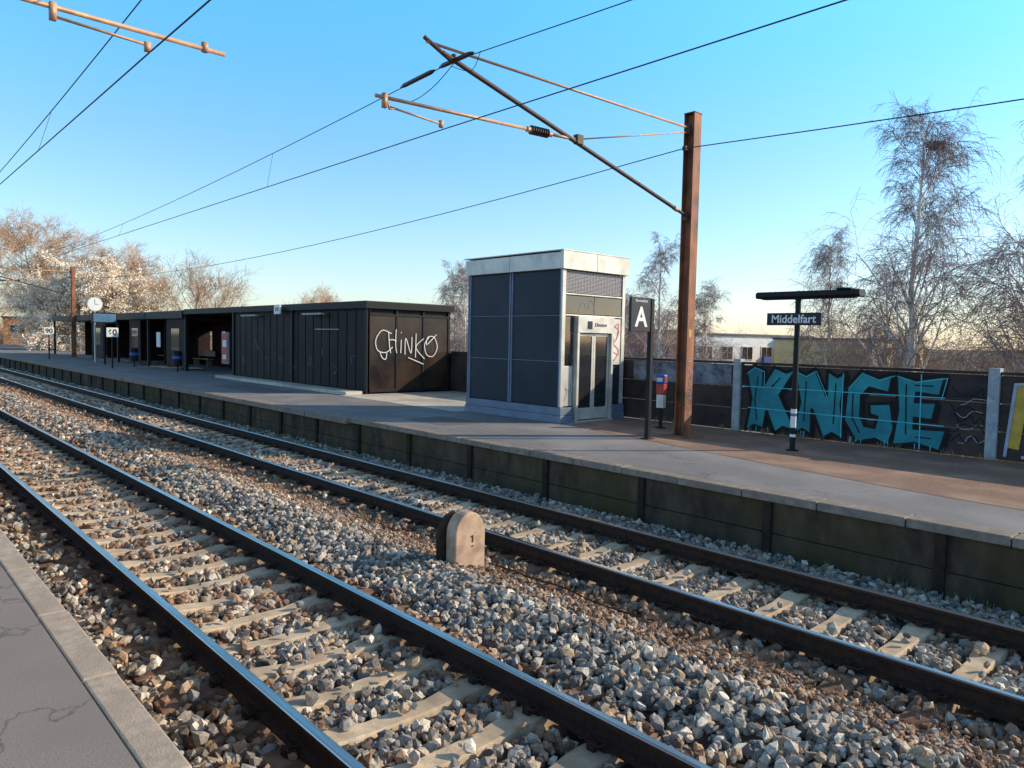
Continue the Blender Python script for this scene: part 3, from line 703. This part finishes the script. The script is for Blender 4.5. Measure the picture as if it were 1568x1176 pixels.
b=MB(); b.tube([(X,Y,.62),(X,Y,.67)],.0515,14,0); b.obj('sticker_blue',['screen'],e)

e=empty('travel_card_reader'); X,Y=-9.75,13.35
b=MB(); b.tube([(X,Y,0),(X,Y,1.0)],.04,10,0); b.tube([(X,Y,0),(X,Y,.02)],.12,12,0); b.obj('post',['blackframe'],e)
b=MB(); b.box(X-.11,X+.11,Y-.07,Y+.07,.98,1.18,0); b.obj('body_blue',['blue'],e,bevel=.02)
b=MB(); b.box(X-.10,X+.10,Y-.06,Y+.06,.76,.975,0); b.box(X+.111,X+.116,Y-.05,Y+.05,1.03,1.15,0); b.obj('body_red',['red'],e,bevel=.01)
b=MB(); b.box(X-.08,X+.08,Y-.078,Y-.072,1.03,1.11,0); b.box(X-.09,X+.09,Y-.05,Y+.05,.45,.74,0); b.obj('label',['silver'],e)

def distance_sign(X,Y,s):
    e=empty('stopping_distance_sign')
    b=MB(); b.tube([(X,Y,0),(X,Y,2.0)],.04,10,0); b.obj('post',['blackframe'],e)
    b=MB(); b.box(X+.04,X+.07,Y-.28,Y+.28,1.6,2.08,0); b.obj('plate',['white'],e,bevel=.05)
    text(s,.42,(X+.073,Y,1.83),R_E,'blackframe',e,bold=.01)
distance_sign(-41.8,10.4,'60'); distance_sign(-56.0,10.2,'90')
e=empty('departure_screen'); X,Y=-47,11.3
b=MB(); b.tube([(X,Y,0),(X,Y,3.0)],.05,10,0); b.box(X-.1,X+.1,Y-.65,Y+.65,2.35,2.95,0); b.obj('housing',['blackframe'],e)
b=MB(); b.box(X+.101,X+.108,Y-.58,Y+.58,2.42,2.88,0); b.obj('display',['screen'],e)
e=empty('station_clock'); X,Y=-50,11.5
b=MB(); b.tube([(X,Y,0),(X,Y,3.1)],.05,10,0); b.tube([(X-.08,Y,3.5),(X+.08,Y,3.5)],.42,28,0); b.obj('post',['silver'],e)
b=MB(); b.tube([(X+.081,Y,3.5),(X+.09,Y,3.5)],.39,28,0); b.obj('dial',['white'],e)
b=MB(); b.box(X+.092,X+.096,Y-.012,Y+.012,3.5,3.78,0); b.box(X+.097,X+.101,Y-.02,Y+.2,3.49,3.51,0); b.obj('hands',['blackframe'],e)
for (X,Y) in ((-37.5,12.2),(-43.5,11.9)):
    e=empty('litter_bin')
    b=MB(); b.tube([(X,Y,.0),(X,Y,.3)],.04,8,0); b.tube([(X,Y,.3),(X,Y,.32),(X,Y,.95),(X,Y,1.0)],[.2,.22,.22,.18],14,0); b.obj('drum',['blackframe'],e)
    b=MB(); b.tube([(X,Y,.62),(X,Y,.76)],.225,14,0); b.obj('blue_band',['blue'],e)
# ---------------------------------------------------------------- marker stone
e=empty('kilometre_stone')
X0,X1=-6.56,-6.38; yc=5.24; hw=.215; zb=-.75; prof=[(yc-hw,zb),(yc-hw,-.33)]
for i in range(1,14):
    a=math.pi-math.pi*i/14; prof.append((yc+hw*math.cos(a)*(1 if a>math.pi/2 else .98),-.33+(.255*math.sin(a))))
prof+=[(yc+hw,-.33),(yc+hw,zb)]
MB().extrude_x(prof[::-1],X0,X1).obj('stone_body',['stone'],e,bevel=.015)
b=MB(); b.box(X1+.001,X1+.005,yc+.02,yc+.035,-.42,-.34,0); b.box(X1+.001,X1+.005,yc-.0,yc+.02,-.36,-.348,0); b.box(X1+.001,X1+.005,yc+.01,yc+.045,-.47,-.458,0); b.obj('numeral',['rust'],e)
b=MB(); b.extrude_x([(yc-hw-.05,-.8),(yc-hw-.06,-.32),(yc-hw+.05,-.14),(yc-hw+.16,-.10),(yc+.1,-.2),(yc+.1,-.8)][::-1],X0-.12,X0-.01); b.obj('rear_block',['rust'],e,bevel=.02)
e=empty('track_cable')
b=MB(); b.tube([tuple(q) for q in catmull([(-6.3,5.45,-.68),(-5.9,5.5,-.69),(-5.6,5.42,-.66),(-5.2,5.55,-.70),(-4.7,5.5,-.71),(-4.1,5.62,-.74)],6)],.009,6,0); b.obj('cable',['rust'],e)

# ---------------------------------------------------------------- dry grass tufts
b=MB()
for k in range(170):
    m_=random.random()
    if m_<.45: X,Y,zg=random.uniform(-30,-1),random.uniform(8.35,8.66),-.80
    elif m_<.6: X,Y,zg=random.uniform(-16,-1),random.uniform(5.2,5.7),-.80
    else: X,Y,zg=random.uniform(-11,0),random.uniform(14.2,14.38),.0
    for q in range(14):
        a=random.uniform(0,6.28); l=random.uniform(.05,.17); t_=random.uniform(.1,.6); x_=X+random.gauss(0,.03); y_=Y+random.gauss(0,.03); w_=.004
        dx,dy=math.cos(a),math.sin(a)
        b.quad((x_-dy*w_,y_+dx*w_,zg),(x_+dy*w_,y_-dx*w_,zg),(x_+dx*l*t_+dy*w_*.3,y_+dy*l*t_-dx*w_*.3,zg+l),(x_+dx*l*t_-dy*w_*.3,y_+dy*l*t_+dx*w_*.3,zg+l))
b.obj('dry_grass_tufts',['drygrass'])

# ---------------------------------------------------------------- trees
def batch_tubes(P,R,n):
    Nn,K,_=P.shape
    T=np.gradient(P,axis=1); T/=np.linalg.norm(T,axis=2,keepdims=True)+1e-9
    ref=np.zeros_like(T); m=np.abs(T[:,:,2])<.85; ref[...,2]=m; ref[...,0]=~m
    A=np.cross(T,ref); A/=np.linalg.norm(A,axis=2,keepdims=True)+1e-9; B=np.cross(T,A)
    ang=2*np.pi*np.arange(n)/n
    V=P[:,:,None,:]+R[:,:,None,None]*(A[:,:,None,:]*np.cos(ang)[None,None,:,None]+B[:,:,None,:]*np.sin(ang)[None,None,:,None])
    V=V.reshape(-1,3)
    i=np.arange(Nn)[:,None,None]; k=np.arange(K-1)[None,:,None]; j=np.arange(n)[None,None,:]; j2=(j+1)%n
    base=i*K*n
    F=np.stack([base+k*n+j,base+k*n+j2,base+(k+1)*n+j2,base+(k+1)*n+j],-1).reshape(-1,4)
    return V,F
def grow(P,R,L,nc,t0,t1,ang,ratio,K,rr,droop,wob,rg,lf=None,rmin=.004):
    Nn,Kp,_=P.shape; idx=np.repeat(np.arange(Nn),nc); n=len(idx)
    t=rg.uniform(t0,t1,n); s=t*(Kp-1); i=np.minimum(s.astype(int),Kp-2); f=(s-i)[:,None]
    st=P[idx,i]*(1-f)+P[idx,i+1]*f; tg=P[idx,i+1]-P[idx,i]; tg/=np.linalg.norm(tg,axis=1,keepdims=True)+1e-9
    r0=(R[idx,i]*(1-f[:,0])+R[idx,i+1]*f[:,0])
    q=rg.normal(size=(n,3)); q-=tg*(q*tg).sum(1,keepdims=True); q/=np.linalg.norm(q,axis=1,keepdims=True)
    a=np.radians(ang)*rg.uniform(.7,1.3,n)[:,None]; d=np.cos(a)*tg+np.sin(a)*q
    ln=L[idx]*ratio*rg.uniform(.65,1.25,n)
    if lf is not None: ln=ln*lf(t)
    pts=[st]; cur=st
    for k in range(K-1):
        d=d+rg.normal(size=(n,3))*wob; d[:,2]+=droop; d/=np.linalg.norm(d,axis=1,keepdims=True)
        cur=cur+d*(ln/(K-1))[:,None]; pts.append(cur)
    P2=np.stack(pts,1); rs=np.maximum(r0*rr,rmin); R2=rs[:,None]*np.linspace(1,.3,K)[None]; R2=np.maximum(R2,rmin*.8)
    return P2,R2,ln
def trunk(H,r,K,wob,rg,top=.04):
    z=np.linspace(0,H,K); xy=np.cumsum(rg.normal(size=(K,2))*wob,axis=0); xy-=xy[0]
    P=np.stack([xy[:,0],xy[:,1],z],1)[None]; R=(r*np.linspace(1,top,K)**.9)[None]; return P,R,np.array([H])
def assemble(name,lv,mats,bark_levels=2,extra=None):
    Vs=[];Fs=[];Ms=[];o=0
    for k,(P,R,_) in enumerate(lv):
        v,f=batch_tubes(P,R,8 if k==0 else (5 if k==1 else 3)); Vs.append(v);Fs.append(f+o);Ms.append(np.full(len(f),0 if k<bark_levels else 1));o+=len(v)
    if extra is not None:
        v,f=extra; Vs.append(v);Fs.append(f+o);Ms.append(np.full(len(f),2))
    return np_mesh(name,np.concatenate(Vs),np.concatenate(Fs),mats,mi=np.concatenate(Ms),link_it=False)
def birch(seed,H):
    rg=np.random.default_rng(seed)
    l0=trunk(H,.20,14,.10,rg,.08)
    l1=grow(*l0,50,.2,.98,36,.27,7,.45,.03,.10,rg,lambda t:np.clip(1.35-1.1*t,.2,1.1))
    l2=grow(*l1,8,.25,1,38,.45,5,.5,-.06,.14,rg,rmin=.010)
    l3=grow(*l2,5,.2,1,35,.75,4,.6,-.26,.14,rg,rmin=.0075)
    l4=grow(*l3,4,.1,1,28,.62,3,.6,-.5,.14,rg,rmin=.0062)
    return assemble('birch_mesh',[l0,l1,l2,l3,l4],['birchbark','birchtwig'],2)
def broad(seed,H,dense=1,blossom=False):
    rg=np.random.default_rng(seed)
    l0=trunk(H*.75,.32,9,.18,rg,.12)
    l1=grow(*l0,16,.22,1,48,.62,8,.5,.06,.12,rg,lambda t:np.clip(1.15-.6*t,.4,1))
    l2=grow(*l1,8,.25,1,42,.5,6,.5,.05,.16,rg,rmin=.02)
    l3=grow(*l2,6,.2,1,38,.55,5,.55,.04,.18,rg,rmin=.013)
    l4=grow(*l3,5,.15,1,35,.6,4,.6,.03,.2,rg,rmin=.010)
    lv=[l0,l1,l2,l3,l4]
    if dense>1: lv.append(grow(*l4,3,.1,1,35,.7,3,.7,.02,.2,rg,rmin=.009))
    ex=None; ms=['bark','twig']
    if blossom:
        nb=70000
        P=l4[0].reshape(-1,3); P=P[rg.integers(0,len(P),nb)]+rg.normal(size=(nb,3))*.12
        a=rg.normal(size=(nb,2,3)); a/=np.linalg.norm(a,axis=2,keepdims=True); a*=.09
        v=np.stack([P-a[:,0],P-a[:,1],P+a[:,0],P+a[:,1]],1).reshape(-1,3); f=np.arange(len(v)).reshape(-1,4); ex=(v,f); ms=['bark','twig','blossom']
    return assemble('tree_mesh',lv,ms,2,ex)
bm=[birch(3,15.5),birch(11,15.5)]; tm=[broad(5,16),broad(9,16,2),broad(21,13,1,True)]
def put(me,H0,name,X,Y,top,rot,wid=1):
    ob=bpy.data.objects.new(name,me); link(ob); z=gz(Y); s=(top-z)/H0
    ob.location=(X,Y,z); ob.scale=(s*wid,s*wid,s); ob.rotation_euler=(0,0,rot); return ob
B=15.5
for (k,X,Y,top,rot,wd) in ((0,-11.8,34.5,11.7,.3,.95),(1,-7.6,35.5,11.8,2,1.0),(1,-24.5,32.5,7.2,1,.95),(0,-25.8,39.5,5.2,3,1.1),(0,-17.3,37.4,7.3,4,.75),(1,-14.6,39,6.0,5,1.0),
                           (1,-39.7,30.6,6.6,.6,.9),(0,-37.4,30,6.1,2.5,.9),(0,-27,33.5,4.5,.5,1.1),(0,-5.5,33,6,1.2,1.2)):
    ob=put(bm[k],B,'birch_tree',X,Y,top,rot,wd)
    if (k,X)==(0,-11.8):
        rg=np.random.default_rng(2); nb=MB()
        for q in range(110):
            th=rg.uniform(0,6.28); ph_=rg.uniform(-.6,.6); c_=Vector((math.cos(th)*math.cos(ph_),math.sin(th)*math.cos(ph_),math.sin(ph_)*.7))*rg.uniform(.15,.36); t_=Vector((-math.sin(th),math.cos(th),rg.uniform(-.4,.4)))*.22
            nb.tube([tuple(c_-t_),tuple(c_),tuple(c_+t_)],.014,3)
        no=nb.obj('nest',['bark'],ob); s_=ob.scale[2]; no.location=(.25,0,14.3)
for (k,H,X,Y,top,rot,wd) in ((1,17.5,-94,15.5,15.5,.2,1.1),(1,17.5,-106,21,13,1.5,1.2),(1,17.5,-93.4,25.5,13,2,1.0),(0,17.5,-77,27,11,3,.95),(0,17.5,-83,31,10,.9,1),(1,17.5,-68.8,35.9,7.3,4,.9),(1,17.5,-75,51,6.4,5,1),
        (0,17.5,-110,12.5,12,.7,1),(0,17.5,-64,44,5,1,.9)):
    put(tm[k],H,'bare_tree',X,Y,top,rot,wd)
put(tm[2],14,'blossom_tree',-80,18.9,9.6,.4,1.15); put(tm[2],14,'blossom_tree',-86,17.2,8.4,2.4,1.15)

def twig_mass(name,X,Y,zb,h,spread,nb,K,rad,mat,rg):
    n=len(X); idx=np.repeat(np.arange(n),nb); m=len(idx)
    st=np.stack([X[idx]+rg.normal(size=m)*.15,Y[idx]+rg.normal(size=m)*.15,zb[idx]],1); d=rg.normal(size=(m,3))*spread; d[:,2]=1; 
    ln=h[idx]*rg.uniform(.5,1.0,m); pts=[st]; cur=st
    for k in range(K-1):
        d=d+rg.normal(size=(m,3))*.2; d[:,2]=np.maximum(d[:,2],.6); dn=d/np.linalg.norm(d,axis=1,keepdims=True); cur=cur+dn*(ln/(K-1))[:,None]; pts.append(cur)
    P=np.stack(pts,1); R=np.full((m,K),1.0)*np.linspace(rad,rad*.35,K)[None]
    l2=grow(P,R,ln,5,.3,1,38,.38,4,.6,.0,.2,rg,rmin=rad*.35)
    v1,f1=batch_tubes(P,R,3); v2,f2=batch_tubes(l2[0],l2[1],3)
    np_mesh(name,np.concatenate([v1,v2]),np.concatenate([f1,f2+len(v1)]),[mat])
rg=np.random.default_rng(4)
n=420; X=rg.uniform(-45,8,n); Y=rg.uniform(18,30,n); zb=np.array([gz(y) for y in Y])
lim=.4814*Y
top=np.where(X>-lim,rg.uniform(.8,2.7,n),rg.uniform(-1.2,.1,n))
twig_mass('shrub_thicket',X,Y,zb,(top-zb),.3,8,5,.014,'twigd',rg)
n=520; d=rg.uniform(105,170,n); a=rg.uniform(math.radians(-88),math.radians(20),n); X=d*np.sin(a); Y=d*np.cos(a)+8
keep=Y>26; X=X[keep];Y=Y[keep]
twig_mass('distant_treeline',X,Y,np.full(len(X),-4.5),rg.uniform(5.5,9.0,len(X)),.35,12,4,.035,'twigd',rg)
n=260; X=rg.uniform(-190,-72,n); Y=rg.uniform(17,24,n)
twig_mass('trackside_bushes',X,Y,np.full(n,-1.5),rg.uniform(3,6,n),.4,9,4,.03,'twigd',rg)

# ---------------------------------------------------------------- background buildings
def building(name,cx,cy,w_,d_,zt,wallm,rot,nwin,parts=None):
    e=empty(name); e.location=(cx,cy,0); e.rotation_euler=(0,0,rot)
    b=MB(); b.box(-w_/2,w_/2,0,d_,-4.6,zt,0); b.obj('walls',[wallm],e)
    b=MB(); b.box(-w_/2-.15,w_/2+.15,-.15,d_+.15,zt,zt+.16,0); b.obj('roof',['roofgrey'],e)
    b=MB(); c=MB(); L=w_/nwin
    for fl in (zt-1.9,zt-4.8):
        for i in range(nwin):
            xa=-w_/2+i*L+L*.25; xb=xa+L*.5
            b.box(xa-.08,xb+.08,-.05,-.003,fl-.08,fl+1.0+.08,0); c.box(xa,(xa+xb)/2-.04,-.07,-.052,fl,fl+1.0,0); c.box((xa+xb)/2+.04,xb,-.07,-.052,fl,fl+1.0,0)
    b.obj('window_frames',['white'],e); c.obj('window_glass',['glass'],e)
    return e
rotc=math.radians(47.6)
e=building('white_apartment_block',-31.5,56,14,9,2.55,'farbuild_white',rotc+.55,6)
b=MB(); b.box(2.4,4.4,-.5,-.08,-4.6,2.52,0); b.obj('yellow_bay',['farbuild_yellow'],e); b=MB(); b.box(.6,1.5,-.3,-.08,-1,.9,0); b.obj('blue_bay',['blue'],e)
building('brick_house',-34.5,42.5,9,8,2.7,'brick',rotc+.4,4)
building('yellow_house',-20.8,57,7,8,2.3,'farbuild_yellow',rotc+.6,3)
building('brick_house',-112,20,9,8,3.4,'brick',rotc+.6,3)
e=empty('platform_fence'); b=MB(); x=-70
while x>-150:
    b.box(x-.03,x+.03,16.3,16.36,0,1.2,0); x-=2
for z in (.3,.6,.9,1.2): b.box(-150,-70,16.31,16.35,z-.02,z+.02,0)
b.obj('rails',['paleblue'],e)
